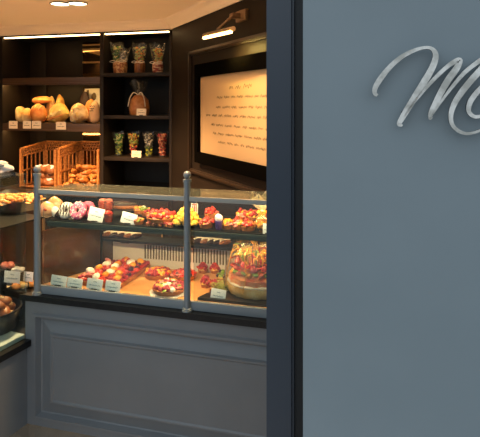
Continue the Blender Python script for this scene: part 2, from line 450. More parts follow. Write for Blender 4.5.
bread('bread_loaf', 'round floury loaf with knobbly crust right of the open yellow loaf', 79, 114, 19, 20.4, .075, M_breadp, z=Z2, seed=7, extra=crossed, amp=.12)
bread('bread_loaf', 'orange brown round loaf half hidden behind the pale bagged loaf', 91, 110, 14, 22, .05, M_bread2, z=Z2, seed=8, d=2.02)
bread('bread_loaf', 'dark rye loaf at the back before the bright notice', 85, 105, 12, 27, .035, mat('rye', (60, 36, 22), .6), z=Z2, seed=11, d=2.115)
def bagged(t, W, D, H):
    q = MB()
    for k in range(3): squiggle(q, -W*.5, W*.5, H*1.5-k*.02, .012, -D*.99, .004, 30+k)
    q.build('print', M_choc, t)
bread('bread_loaf', 'pale upright bread bag with dark print, right end of the bread shelf', 95, 112, 11.5, 23, .05, mat('bag_paper', (222, 176, 128), .55), z=Z2, seed=10, d=1.88, extra=bagged, amp=.03, flat=.6)

# ================================================================== BASKETS with pastries
def basket(label, s0, s1, d0, d1, z, h, mA):
    """open-fronted wicker bin: two sides, a back and a low front lip"""
    t = thing('wicker_basket', label, 'basket', C.w((s0+s1)/2, (d0+d1)/2, z), A)
    W, D = (s1-s0)/2, (d1-d0)/2
    def P(x, y, k): return Vector((x*W, y*D, .01+(h+.022*(y+1))*k))
    walls = [(-1, -1, -1, 1), (-1, 1, 1, 1), (1, 1, 1, -1)]
    q = MB()
    for i, (ax, ay, bx, by) in enumerate(walls):
        for k, r in ((1, .011), (.94, .008), (.88, .007), (.80, .008), (.03, .010), (.42, .009)):
            q.tube([P(ax, ay, k), P(bx, by, k)], r, 6)
        for j in range(14 if i == 1 else 10):          # diagonal weave under the rim
            f = j/(14 if i == 1 else 10); f2 = f+(1/14 if i == 1 else .1)
            q.tube([P(ax+(bx-ax)*f, ay+(by-ay)*f, .80), P(ax+(bx-ax)*f2, ay+(by-ay)*f2, .97)], .007, 5)
    q.tube([P(-1, -1, .03), P(1, -1, .03)], .010, 6)
    q.build('rim_weave', mA, t)
    for i, (ax, ay, bx, by) in enumerate(walls):
        m = 10 if i == 1 else 6
        for k in range(m):
            f = (k+.5)/m; x, y = ax+(bx-ax)*f, ay+(by-ay)*f
            MB().tube([P(x, y, 0), P(x, y, .80)], .0065, 6).build('stake', M_wick2, t)
    for x, y in ((-1, -1), (1, -1), (1, 1), (-1, 1)):
        MB().tube([P(x, y, 0), P(x, y, 1)], .011, 8).build('corner_post', M_wick2, t)
    MB().box((0, 0, .006), (2*W-.02, 2*D-.02, .010)).build('base', mA, t)
    return t
bA0 = C.at(22, 150, 1.81)[0]; bB0 = C.at(60, 150, 1.81)[0]; bB1 = sB0-.012
basket('large open wicker basket of iced pastries, left of two behind the counter', bA0, bB0-.035, 1.79, 2.15, Z3, .340, M_wicker)
basket('wicker basket of croissants, right of two behind the counter', bB0, bB1, 1.79, 2.15, Z3, .345, M_wicker)
def croissant_mb(R_=.05, r=.026, seed=0):
    mb = MB(); pts = []; rr = []
    for k in range(25):
        f = k/24; a = -1.25+2.5*f
        pts.append((R_*math.sin(a)*1.25, -R_*math.cos(a)+R_*.7, r*.9))
        rr.append(r*(.25+.75*math.sin(PI*f)**.8)*(1+.10*math.sin(f*9*PI)))
    return mb.tube(pts, rr, 10)
cro = None
spots = []
rnd = random.Random(5)
cs0, cs1 = bB0+.06, bB1-.05
for lay in range(4):
    n = 5
    for k in range(n):
        spots.append((cs0+(cs1-cs0)*(k+.3+(.4 if lay % 2 else 0))/n, 1.83+.05*(k % 2)+.025*lay, Z3+.025+.036*lay))
for k in range(3): spots.append((cs0+(cs1-cs0)*(.25+.22*k), 1.93, Z3+.17))
for (s, d, z) in spots:
    if cro is None:
        cro = croissant_mb().build('croissant', M_croi); o = cro
    else:
        o = cro.copy(); COL.objects.link(o)
    place(o, C.w(s, d, z), rnd.uniform(0, 6), rnd.uniform(-.3, .3), rnd.uniform(-.3, .3), rnd.uniform(.78, .95))
    tag(o, 'golden brown croissant heaped in the right wicker basket', 'croissant', 'croissants in the right basket')
ib = None
is0, is1 = bA0+.12, bB0-.09
for lay in range(3):
    for k in range(3):
        if ib is None:
            ib = thing('iced_pastry', '', 'pastry'); o = ib
            MB().blob((0, 0, .03), (.055, .045, .036), .1, seed=2, flat=.4).build('bun', M_bun, ib)
            MB().blob((0.004, 0, .048), (.036, .03, .022), .25, seed=5).build('icing', M_icing, ib)
            MB().blob((.02, -.02, .055), (.012, .012, .01), .2, seed=6, sub=2).build('jam', M_red, ib)
        else: o = copy_tree(ib)
        place(o, C.w(is0+(is1-is0)*(k+.5+(.25 if lay % 2 else 0))/3, 1.86+.02*(k % 2)+.03*(lay % 2), Z3+.022+.058*lay), rnd.uniform(0, 6), rnd.uniform(.0, .3), 0)
        tag(o, 'brown pastry with white icing and red jam in the left basket', 'pastry', 'iced pastries in the left basket')

# ================================================================== GIFT BAGS on the right bay
def sweets(mb, r0, r1, z0, z1, n, seed, sz=.012):
    rn = random.Random(seed)
    for i in range(n):
        f = rn.random(); z = z0+(z1-z0)*f; r = (r0+(r1-r0)*f)*math.sqrt(rn.random()); a = rn.random()*2*PI
        g = bmesh.ops.create_icosphere(mb.bm, subdivisions=1, radius=sz*rn.uniform(.7, 1.2))
        bmesh.ops.translate(mb.bm, verts=g['verts'], vec=(r*math.cos(a), r*math.sin(a), z))
    return mb
def wrap_film(r_neck, r_top, z0, z1, seed=0, n=28):
    rn = random.Random(seed); ph = [rn.random()*6 for _ in range(3)]
    def wav(r, z, a):
        f = max(0, (z-z0)/(z1-z0))
        return r*(1+.16*f*math.sin(5*a+ph[0])+.1*f*math.sin(9*a+ph[1])), z+.02*f*math.sin(4*a+ph[2])
    prof = [(r_neck+(r_top-r_neck)*(k/6)**.7, z0+(z1-z0)*k/6) for k in range(7)]
    return MB().lathe(prof, n, wav=wav)
def gift_pot(label, px0, px1, py0, py1, pyn, zs, m_pot, fills, d=1.93, seed=0, tops=1):
    s0, z1 = C.at(px0, py0, d); s1, zn = C.at(px1, pyn, d)
    w = (s1-s0)/2; hp = zn-zs; ht = z1-zs
    t = thing('gift_pot', label, 'gift pot', C.w((s0+s1)/2, d, zs), A, 'cellophane gift pots on the top shelf')
    MB().lathe([(w*.62, 0), (w*.66, .004), (w*.72, hp*.5), (w*.70, hp*.95), (w*.62, hp), (w*.5, hp*.96), (.0, hp*.96)], 24, flute=.03, fn=12).build('pot', m_pot, t)
    for k in range(tops):
        ox = (0 if tops == 1 else (-w*.38 if k == 0 else w*.42)); tz = ht-(0 if k == 0 else .05)
        ww = w if tops == 1 else w*.6
        f = sweets(MB(), ww*.5, ww*.7, hp, tz*.9, 80, seed+k, w*.15).build('sweets', fills[k], t); f.location.x = ox; f['kind'] = 'stuff'
        fm = wrap_film(ww*.62, ww*1.0, hp*.98, tz, seed+k).build('cellophane', M_film, t); fm.location.x = ox
    bw = MB()
    for sg in (-1, 1): bw.tube(catmull([(0, -w*.62, hp), (sg*w*.5, -w*.66, hp+.012), (sg*w*.95, -w*.5, hp+.002), (sg*w*.4, -w*.6, hp-.006), (0, -w*.62, hp)], 4), .003, 5)
    bw.tube([(w*.65*math.cos(2*PI*i/16), w*.65*math.sin(2*PI*i/16), hp) for i in range(16)], .003, 5, closed=True)
    bw.build('ribbon', M_ribbon, t)
    return t
M_pot1 = mat('pot_checks', (150, 84, 44), .5, c2=(206, 160, 110), scale=60, detail=0, lo=.45, hi=.55)
M_pot2 = mat('pot_brown', (140, 88, 44), .45, c2=(96, 54, 26), scale=18, detail=1)
M_pot3 = mat('pot_red', (140, 50, 38), .5, c2=(206, 170, 140), scale=70, detail=0, lo=.46, hi=.54, stretch=(.3, .3, 1))
gift_pot('gift pot with two cellophane tops of green sweets, left on top shelf', 111.5, 129, 44, 73, 62, 1.922, M_pot1, [M_green, M_grey], seed=1, tops=2)
gift_pot('brown gift pot with orange and green sweets, middle on top shelf', 133, 146.5, 45, 73, 62.5, 1.922, M_pot2, [M_mixed], seed=5)
gift_pot('red striped gift pot in cellophane, right on top shelf', 151, 164.5, 45.5, 73, 63, 1.922, M_pot3, [M_mixed], seed=9)
# wrapped cake with ribbon
s0, zt = C.at(130, 81, 1.93); s1, _ = C.at(149, 81, 1.93); w = (s1-s0)/2
hb = C.at(138, 95, 1.93)[1]-1.562
t = thing('gift_bag', 'brown gift bag tied with pale ribbon alone on the middle shelf', 'gift bag', C.w((s0+s1)/2, 1.93, 1.562), A)
MB().lathe([(w*.78, 0), (w*.9, .01), (w*.98, hb*.35), (w*.86, hb*.75), (w*.45, hb*.98), (w*.16, hb)], 28, flute=.03, fn=9).build('bag', mat('bag_brown', (176, 106, 50), .45, c2=(196, 130, 76), scale=30, bump=.3), t)
wrap_film(w*.16, w*.85, hb, zt-1.562, 4).build('cellophane', M_filmd, t)
q = MB()
for sg in (-1, 1): q.tube(catmull([(0, -w*.3, hb), (sg*w*.4, -w*.45, hb+.02), (sg*w*.75, -w*.55, hb-.03), (sg*w*.9, -w*.6, hb-.10)], 5), .005, 6)
q.tube([(w*.2*math.cos(2*PI*i/14), w*.2*math.sin(2*PI*i/14), hb) for i in range(14)], .006, 6, closed=True)
q.build('ribbon', M_ribbon, t)
a, zb = C.at(137, 115, 1.83); b, z_ = C.at(146.5, 108, 1.83)
card('small cream price card before the brown ribboned gift bag', C.w((a+b)/2, 1.82, 1.562), A, b-a, .058, -.1, m=M_cardw, ink=M_ink, seed=50)
# four goblet bags on the lower shelf
for i, (a_, b_, f1, f2, lab) in enumerate((
        (113, 125, M_ysw, M_green, 'tall cellophane bag of yellow green sweets, leftmost on the lower shelf'),
        (127.5, 140, M_redsw, M_mixed, 'tall cellophane bag of reddish sweets behind the lower shelf card'),
        (142.5, 155.5, M_ysw, M_grey, 'tall cellophane bag of grey olive sweets, third on the lower shelf'),
        (156.5, 168.5, M_grey, M_redsw, 'tall cellophane bag with red sweets, rightmost on the lower shelf'))):
    s0, zt = C.at(a_, 132, 1.93); s1, _ = C.at(b_, 132, 1.93); w = (s1-s0)/2; h = zt-1.207
    t = thing('sweet_bag', lab, 'bag of sweets', C.w((s0+s1)/2, 1.93, 1.207), A, 'tall bags of sweets on the lower shelf')
    f = sweets(MB(), w*.4, w*.5, .01, h*.4, 50, 70+i, w*.16).build('sweets', f1 if i < 3 else f2, t); f['kind'] = 'stuff'
    f = sweets(MB(), w*.45, w*.72, h*.4, h*.92, 80, 80+i, w*.16).build('sweets', f2, t); f['kind'] = 'stuff'
    def wav(r, z, a, i=i, h=h): return r*(1+.1*(z/h)**2*math.sin(6*a+i)), z+.012*(z/h)**2*math.sin(5*a+i)
    MB().lathe([(0, .002), (w*.55, .003), (w*.5, h*.2), (w*.52, h*.4), (w*.75, h*.7), (w*.98, h)], 24, wav=wav).build('cellophane', M_filmd, t)
a, zb = C.at(132, 157, 1.83); b, z_ = C.at(141.5, 150, 1.83)
card('small cream price card before the bags of sweets, lower shelf', C.w((a+b)/2, 1.82, 1.207), A, b-a, .056, -.1, m=M_cardw, ink=M_ink, seed=60)

# ================================================================== OBLIQUE WALL: notice board and lamp
sl = R.at(195.5, 100, -.03)[0]; zt = R.at(195.5, 65, -.03)[1]; zb = R.at(195.5, 162, -.03)[1]
sr = 1.78
fb = thing('framed_notice', 'cream board with handwritten lines in a black frame under the picture lamp', 'notice board', R.w((sl+sr)/2, 0, zb), R.a)
W, H = sr-sl, zt-zb
bl = R.at(199.7, 100, -.02)[0]; ins = bl-sl; 
ztb = R.at(200, 77, -.02)[1]-zb; zbb = R.at(200, 152, -.02)[1]-zb
q = MB()
q.box((-W/2+ins/2, -.02, H/2), (ins, .04, H), .003); q.box((W/2-ins/2, -.02, H/2), (ins, .04, H), .003)
q.box((0, -.02, (H+ztb)/2), (W-2*ins, .04, H-ztb), .003); q.box((0, -.02, zbb/2), (W-2*ins, .04, zbb), .003)
q.build('frame', M_frame, fb)
MB().box((0, -.008, (ztb+zbb)/2), (W-2*ins+.01, .012, ztb-zbb+.01), .001).build('board', M_board, fb)
mid = (sl+sr)/2
def line(px0, px1, py, amp, wd, seed):
    a, z0 = R.at(px0, py, -.015); b, _ = R.at(px1, py, -.015)
    b = min(b, sr-ins-.03)
    q = MB(); rn = random.Random(seed); x = a-mid
    while x < b-mid:
        e = x+rn.uniform(.05, .12); squiggle(q, x, min(e, b-mid), z0-zb, amp, -.0145, wd, rn.randint(0, 999)); x = e+amp*1.6
    q.build('text_line', M_ink, fb)
line(229, 241, 87.5, .020, .0032, 1); line(243, 254, 86.3, .024, .0034, 2)
for i, (x0, x1, y) in enumerate(((217, 300, 97.5), (216, 300, 107), (206, 300, 115), (211, 300, 124.5), (213, 300, 133), (218, 300, 142))):
    line(x0, x1, y, .014, .0024, 10+i)
# wall moulding frame round the notice
mo = MB(); a0 = R.at(190, 100, -.01)[0]; zt0 = R.at(190, 54, -.01)[1]; zb0 = R.at(190, 170.5, -.01)[1]
for w_, y_ in ((.035, .014), (.016, .024)):
    mo.box(((a0+1.8)/2, -y_/2, zt0), (1.8-a0, y_, w_), .002); mo.box(((a0+1.8)/2, -y_/2, zb0), (1.8-a0, y_, w_), .002)
    mo.box((a0, -y_/2, (zt0+zb0)/2), (w_, y_, zt0-zb0+w_), .002)
o = struct('trim_6', mo, M_trimb); o.location = R.w(0, 0, 0); o.rotation_euler = (0, 0, R.a)
# picture lamp
ls, lz = R.at(240, 16, -.02)
pl = thing('picture_lamp', 'bronze picture lamp with lit tube on the wall over the notice', 'lamp', R.w(ls, 0, lz), R.a)
MB().box((.01, -.012, 0), (.13, .024, .065), .004).build('mount', M_bronze, pl)
MB().box((-.01, -.045, .0), (.05, .06, .03), .006).build('knuckle', M_bronze, pl)
def lp(px, py, d):
    s, z = R.at(px, py, d); return Vector((s-ls, d, z-lz))
e0, e1 = lp(204.5, 37.2, -.22), lp(233.5, 30.5, -.22)
mid_ = (e0+e1)/2
for dx in (-.012, .012): MB().tube([Vector((-.02+dx, -.06, 0)), mid_+Vector((dx, .0, .028))], .006, 8).build('arm', M_bronze, pl)
ax = (e1-e0)
MB().tube([e0+Vector((0, .0, .010)), e1+Vector((0, 0, .010))], .013, 12).build('lamp_shade', M_bronze, pl)
MB().tube([e0+ax*.03+Vector((0, -.008, -.006)), e1-ax*.03+Vector((0, -.008, -.006))], .009, 12).build('lamp_tube', M_tube, pl)
lc = R.w(ls+mid_.x, -.25, lz+mid_.z-.03)
light('picture_light', 'AREA', R.w(ls+.05, -.10, lz+mid_.z-.05), 2.3, (1., .68, .18), .22, aim=R.w(ls+.05, 0, 1.80), sy=.03)

# ================================================================== DOWNLIGHTS
def downlight(label, loc, vis=True):
    t = thing('downlight', label, 'ceiling light', loc, A, 'recessed ceiling lights')
    MB().lathe([(.060, -.001), (.068, -.001), (.070, -.006), (.062, -.010), (.060, -.001)], 24).build('trim_ring', M_sill, t)
    MB().lathe([(0, -.002), (.060, -.002), (.060, -.004), (0, -.004)], 24).build('lamp_face', M_spot, t)
    return t
def ceil_at(px, py):
    Y = (CEIL-CH)*F/(HY-py); return Vector(((px-CX)/F*Y, Y, CEIL))
for px, py, lab in ((60, 3.2, 'left of the two lit downlights in the cream ceiling'), (77.5, 2.8, 'right of the two lit downlights in the cream ceiling')):
    p = ceil_at(px, py); downlight(lab, p)
    light('downlight_beam', 'SPOT', p-Vector((0, 0, .03)), 215, WARM, .04, aim=p-Vector((0, 0, 1)), spot=105, blend=.8)
for s, d in ((.35, .18), (.95, .12), (-.45, .70), (-1.5, .75)):  # extra downlights out of view, added to light case and aisle
    p = C.w(s, d, CEIL); downlight('added ceiling downlight over the counter, out of view', p)
    light('downlight_beam', 'SPOT', p-Vector((0, 0, .03)), 90 if d < .5 else 150, WARM, .04, aim=p-Vector((0, 0, 1)), spot=120, blend=.8)

def added_globe(label, loc):  # unseen globe, added to brighten the ceiling
    t = thing('added_globe_lamp', label, 'ceiling light', loc, 0)
    MB().lathe([(0, 0), (.04, 0), (.04, -.012), (.012, -.02), (.012, -.04), (0, -.04)], 20).build('ceiling_rose', M_bronze, t)
    MB().blob((0, 0, -.075), (.045, .045, .045), 0).build('globe', glow('added_globe_glass', (255, 196, 120), 14), t)
    light('added_globe_light', 'POINT', Vector(loc)-Vector((0, 0, .075)), 22, WARM, .05)
added_globe('added glowing globe over the gap behind the counter, out of view', C.w(.1, .15, CEIL))
added_globe('added glowing globe over the side case, out of view', C.w(-1.1, .10, CEIL))

# ================================================================== COUNTER BASE
ZC = .73
CR = 1.30
cb = thing('counter_base', 'blue grey panelled shop counter with dark stone edge below the glass case', 'counter', C.w(0, 0, 0), A)
MB().quadbox([(-.005, .012), (1.41, .012), (1.41, .45), (.068, .45)], .10, ZC-.03).build('body', M_counter, cb, smooth=False)
# raised panel front
fp = MB()
X0, X1, B0, B1 = -.018, 1.41, .10, ZC-.028
def rect(x0, x1, z0, z1, y): return [fp.bm.verts.new(p) for p in ((x0, y, z0), (x1, y, z0), (x1, y, z1), (x0, y, z1))]
px0 = .018; rings = [rect(X0, X1, B0, B1, .012), rect(X0, X1, B0, B1, -.012)]
for ins_l, it, ib_, y in ((.05, .055, .035, -.012), (.056, .062, .041, -.024), (.066, .072, .05, -.024), (.078, .084, .060, .004), (.086, .092, .066, .006), (.140, .145, .118, -.008), (.146, .151, .124, -.020), (.154, .159, .132, -.020), (.160, .165, .138, -.014)):
    rings.append(rect(X0+ins_l, X1-ins_l, B0+ib_, B1-it, y))
for a, b in zip(rings, rings[1:]):
    for i in range(4): fp.bm.faces.new((a[i], a[(i+1) % 4], b[(i+1) % 4], b[i]))
fp.bm.faces.new(rings[-1])
fp.build('front_panel', M_counter, cb, smooth=False)
MB().quadbox([(-.04, -.026), (1.415, -.026), (1.415, .45), (.068, .45), (-.004, .02)], ZC-.028, ZC).build('stone_edge', M_stone, cb, smooth=False)
MB().quadbox([(-.022, .010), (1.41, .010), (1.41, .42), (.05, .42)], 0, .0985).build('kick_plate', M_mirror, cb, smooth=False)

# ================================================================== GLASS DISPLAY CASE
ZD = .772                                        # deck
gc = thing('glass_display_case', 'glass pastry display case with steel posts on the grey counter', 'display case', C.w(0, 0, ZC), A)
def g(z): return z-ZC
MB().box(((CR+.03)/2, .016, g((ZC+ZD)/2)), (CR-.03, .018, ZD-ZC-.002), .003).build('sill', M_sill, gc)
MB().quadbox([(.04, .0255), (CR-.01, .0255), (CR-.01, .42), (.215, .42)], 0, g(ZD-.004)).build('deck', M_deck, gc, smooth=False)
ZG = 1.23
for px in (37.2, 187.2):
    s, _ = C.at(px, 200, .0)
    po = MB().lathe([(.021, 0), (.021, .012), (.0155, .016), (.0155, g(1.305)), (.019, g(1.306)), (.019, g(1.318)), (.009, g(1.322))], 20, (s, .0, 0)).build('post', M_steel, gc)
    MB().blob((s, .0, g(1.338)), (.0175, .0175, .0175), 0, sub=3).build('ball_cap', M_steel, po)
    MB().box((s+.024, .012, g(1.22)), (.03, .02, .02), .003).build('glass_clamp', M_steel, po)
    MB().lathe([(.024, 0), (.024, .006), (.016, .010)], 20, (s, 0, 0)).build('base_ring', M_steel, po)
sP0, sP1 = C.at(37.2, 200, 0)[0], C.at(187.2, 200, 0)[0]
MB().box(((sP0+sP1)/2, .012, g((ZD+ZG)/2)), (sP1-sP0-.05, .006, ZG-ZD-.002), .001).build('front_glass', M_glass, gc)
MB().box(((sP1+CR)/2+.012, .012, g((ZD+ZG)/2)), (CR-sP1-.03, .006, ZG-ZD-.002), .001).build('front_glass', M_glass, gc)
MB().quadbox([(.03, -.002), (CR, -.002), (CR, .21), (.12, .21)], g(ZG), g(ZG+.012)).build('top_glass', M_gtop, gc, smooth=False)
MB().box(((CR+.03)/2, -.005, g(ZG+.002)), (CR-.03, .008, .021), .002).build('top_rail', mat('rail_paint', (164, 164, 154), .5), gc)
# upper shelf
ZS = 1.082
MB().quadbox([(.055, .05), (CR-.02, .05), (CR-.02, .36), (.185, .36)], g(ZS-.016), g(ZS)).build('shelf', M_stone, gc, smooth=False)
MB().box(((CR+.055)/2, .047, g(ZS-.017)), (CR-.075, .008, .026), .002).build('shelf_edge', mat('shelf_edge', (58, 66, 62), .3), gc)
for s in (.215, 1.275):
    MB().box((s, .30, g((ZD+ZS-.02)/2)), (.006, .012, ZS-.02-ZD), .001).build('shelf_support', M_stone, gc)
MB().box(((CR+.2)/2, .085, g(ZS-.024)), (CR-.32, .012, .012), .001).build('led_strip', M_ledc, gc)
# back box with grille and dark top
zbk = .918
MB().quadbox([(.215, .425), (CR-.02, .425), (CR-.02, .445), (.22, .445)], 0, g(zbk)).build('back_panel', M_white, gc, smooth=False)
MB().quadbox([(.19, .33), (CR-.02, .33), (CR-.02, .44), (.22, .44)], g(zbk), g(zbk+.012)).build('back_ledge', M_stone, gc, smooth=False)
gr = MB(); a0 = C.at(145, 260, .42)[0]; a1 = C.at(228, 260, .42)[0]; k = a0
while k < a1:
    gr.box((k, .4225, g(.85)), (.006, .006, .075), .001); k += .0165
gr.build('grille', M_grille, gc)
MB().box(((.33+a1)/2, .421, g(.895)), (a1-.30, .008, .008), .001).build('grille_rail', M_grille, gc)
MB().box((C.at(126, 252, .42)[0], .415, g(.905)), (.05, .02, .03), .003).build('thermostat', M_grille, gc)
# slanted bronze end panel on the left
MB().quadbox([(.038, .03), (.048, .03), (.212, .42), (.2, .42)], 0, g(1.03)).build('end_panel', M_bronzeglass, gc, smooth=False)
MB().box(((CR+.2)/2, .03, g(ZG-.008)), (CR-.28, .012, .010), .001).build('led_strip', M_ledc, gc)  # hidden strip and area lights, added to brighten the upper shelf
for s in (.33, .95):
    light('added_top_light', 'AREA', C.w(s, .035, ZG-.016), 1.25, (1., .70, .40), .6, aim=C.w(s, .15, ZS), sy=.02)
for s in (.45, .95):
    light('case_light', 'AREA', C.w(s, .10, ZS-.034), 2.1, (1., .66, .34), .6, aim=C.w(s, .19, 0), sy=.02)

# ------------------------------------------------------------------ upper shelf pastries
def csp(px, d): return C.at(px, 200, d)[0]
def on_shelf(name, label, cat, px, d=.12, z=ZS, rz=0., group=None):
    return thing(name, label, cat, C.w(csp(px, d), d, z), A+rz, group)
def donut(label, px, m_ic, d=.10, lean=1.15, r=.042, sprinkle=None, zig=False):
    t = on_shelf('iced_doughnut', label, 'doughnut', px, d)
    e = bpy.data.objects.new('ring', None)
    q = MB()
    ring = lambda R_, rr, zz, n=28: [(R_*math.cos(2*PI*i/n), R_*math.sin(2*PI*i/n), zz) for i in range(n)]
    mx = Matrix.Translation((0, 0, r*.86+.004)) @ Matrix.Rotation(lean, 4, 'X')
    q.tube(ring(r*.62, 0, 0), r*.40, 12, closed=True); bmesh.ops.transform(q.bm, matrix=mx, verts=q.bm.verts); q.build('dough', M_bun, t)
    q = MB(); q.tube(ring(r*.62, 0, r*.06), [r*(.40+.02*math.sin(i*1.7)) for i in range(28)], 12, closed=True)
    bmesh.ops.transform(q.bm, matrix=mx, verts=q.bm.verts); q.build('icing', m_ic, t)
    if sprinkle:
        q = MB(); rn = random.Random(3)
        for i in range(60):
            a = rn.random()*2*PI; b = rn.uniform(.2, 2.9); 
            p = Vector((math.cos(a)*(r*.62+r*.41*math.cos(b)), math.sin(a)*(r*.62+r*.41*math.cos(b)), r*.06+r*.41*math.sin(b)))
            q.box(p, (.007, .002, .002), 0, rz=rn.random()*3)
        bmesh.ops.transform(q.bm, matrix=mx, verts=q.bm.verts); o = q.build('sprinkles', sprinkle, t); o['kind'] = 'stuff'
    if zig:
        q = MB(); pts = []
        for i in range(9):
            x = -r*.8+1.6*r*i/8; pts.append((x, (r*.75 if i % 2 else -r*.75), r*.5))
        q.tube(pts, .003, 5); bmesh.ops.transform(q.bm, matrix=mx, verts=q.bm.verts); q.build('chocolate_drizzle', M_choc, t)
    return t
t = on_shelf('glazed_bun', 'large glazed tan bun leaning at left end of the upper shelf', 'bun', 47.5, .10)
MB().blob((0, 0, .040), (.045, .032, .040), .06, seed=1, flat=.3).build('bun', mat('glazed', (216, 150, 100), .3, c2=(226, 172, 126), scale=18, coat=.5), t)
MB().blob((0.008, -.030, .045), (.010, .004, .008), .2, seed=1, sub=2).build('filling', M_jelly, t)
t = on_shelf('glazed_bun', 'tan bun behind the leaning bun and cream slice, upper shelf', 'bun', 55, .17)
MB().blob((0, 0, .045), (.048, .035, .046), .06, seed=2, flat=.3).build('bun', MATS['glazed'], t)
t = on_shelf('cream_slice', 'small white cream slice with chocolate base before the tan buns', 'pastry', 55.5, .085)
MB().blob((-.002, 0, .036), (.017, .018, .026), .1, seed=3).build('cream', M_icing, t)
MB().blob((.012, .006, .022), (.02, .02, .022), .1, seed=4, flat=.3).build('base', M_choc, t)
donut('white iced doughnut with chocolate drizzle on the upper shelf', 66.5, M_icing, zig=True)
donut('pink sprinkled doughnut between white doughnut and price card', 78.5, M_pink, r=.045, sprinkle=M_icing)
donut('pink doughnut half hidden behind the left white price card', 87.5, M_pink, d=.15)
def shelf_card(label, px0, px1, py0, py1, seed, roll=0.):
    a, z1 = C.at(px0, py0, .065); b, z0 = C.at(px1, py1, .065)
    return card(label, C.w((a+b)/2, .07, ZS+.001), A, b-a, max(.03, z1-ZS), -.2, roll, seed=seed)
shelf_card('white price card on the upper shelf between pink doughnuts and jelly cups', 86.5, 101.5, 208, 220.5, 3, .16)
shelf_card('white price card leaning on the upper shelf by the chocolate pastries', 119.5, 134.5, 213, 222.5, 4, .2)
# jelly cups
for i, (px, d, z, lab) in enumerate(((103, .17, ZS, 'dark red jelly cup just behind the left price card'), (109, .17, ZS, 'tall red jelly cup behind the small red cup'), (108.5, .09, ZS, 'small red jelly cup at front edge between the cards'))):
    t = on_shelf('jelly_cup', lab, 'dessert cup', px, d, z)
    h = .085 if i < 2 else .042
    MB().lathe([(.016, 0), (.018, .003), (.024, h*.95), (.0, h*.95)], 18).build('jelly', M_jelly, t)
    MB().lathe([(.0165, -.0), (.0185, .002), (.0255, h), (.0245, h), (.018, .004)], 18).build('cup', M_filmd, t)
    MB().blob((0, 0, h+.003), (.019, .019, .009), .2, seed=i, sub=2).build('topping', M_pinkf if i < 2 else M_red, t)
# chocolate bars
for i, (px, d) in enumerate(((115, .20), (121, .22), (127, .20))):
    t = on_shelf('chocolate_eclair', ('chocolate eclair behind the right price card, left of three', 'chocolate eclair behind the right price card, middle of three', 'chocolate eclair behind the right price card, right of three')[i], 'eclair', px, d, ZS+.045, .5)
    MB().blob((0, 0, .012), (.055, .018, .018), .05, seed=i, flat=.3).build('dough', M_bun, t)
    MB().blob((0, 0, .018), (.052, .017, .016), .04, seed=i).build('chocolate_icing', M_choc, t)
tr = on_shelf('riser_tray', 'black raised tray under the chocolate eclairs on the upper shelf', 'tray', 121, .21)
MB().box((0, 0, .042), (.19, .10, .006), .002).build('tray', M_tray, tr)
for sx in (-.08, .08): MB().box((sx, 0, .0195), (.006, .09, .039), .001).build('foot', M_tray, tr)
# ---- small fruit things
def topping(kind, parent, loc, rn, sc=1.):
    if kind == 's':      # strawberry
        q = MB().lathe([(0, .026), (.006, .024), (.013, .014), (.015, .006), (.011, 0), (0, -.002)], 10); m = M_red; n = 'strawberry'
    elif kind == 'h':    # half strawberry
        q = MB().blob((0, 0, 0), (.013, .018, .007), .08, seed=rn.randint(0, 50), sub=2); m = M_red; n = 'strawberry_half'
    elif kind == 'r':
        q = MB().blob((0, 0, 0), (.011, .011, .012), .1, 5, rn.randint(0, 50), 2); m = M_rasp; n = 'raspberry'
    elif kind == 'b':
        q = MB().blob((0, 0, 0), (.011, .011, .012), .1, 5, rn.randint(0, 50), 2); m = M_blackb; n = 'blackberry'
    elif kind == 'o':
        q = MB().blob((0, 0, 0), (.017, .014, .012), .05, 2, rn.randint(0, 50), 2); m = M_orange; n = 'apricot'
    elif kind == 'w':
        q = MB().blob((0, 0, 0), (.019, .015, .013), .15, 2, rn.randint(0, 50), 2); m = M_cream; n = 'cream_dab'
    elif kind == 'k':
        q = MB().blob((0, 0, 0), (.014, .014, .006), .1, 2, rn.randint(0, 50), 2); m = M_kiwi; n = 'kiwi_slice'
    elif kind == 'p':
        q = MB().blob((0, 0, 0), (.016, .016, .007), .08, 2, rn.randint(0, 50), 2); m = M_pinkf; n = 'peach_slice'
    o = q.build(n, m, parent)
    return place(o, loc, rn.random()*6, rn.uniform(-.5, .5), rn.uniform(-.5, .5), sc)
def tart(label, loc, r, recipe, n, seed, rz=0., board=None, dome=.02, cat='tart', name='fruit_tart', h=.022, sc=1., group=None):
    rn = random.Random(seed)
    t = thing(name, label, cat, loc, rz, group)
    base = 0.
    if board:
        MB().lathe([(0, 0), (r*1.12, 0), (r*1.14, .002), (0, .002)], 32, flute=.02, fn=16).build('paper_doily', M_paper, t); base = .003
    MB().lathe([(0, base), (r*.86, base), (r*.98, base+h*.9), (r*1., base+h), (r*.93, base+h), (r*.9, base+h*.7), (0, base+h*.7)], 40, flute=.018, fn=20).build('crust', M_crust, t)
    MB().lathe([(r*.9, base+h*.72), (r*.6, base+h*.72+dome*.6), (0, base+h*.72+dome)], 24).build('custard', M_custard, t)
    ph = rn.random()
    for i in range(n):
        f = math.sqrt((i+.5)/n); a = i*2.39996+ph
        rr = r*.88*f; z = base+h*.75+dome*(1-f*f)+.008*sc
        topping(recipe[int(rn.random()*len(recipe))], t, (rr*math.cos(a), rr*math.sin(a), z), rn, sc*rn.uniform(.9, 1.15))
    return t
SR = A
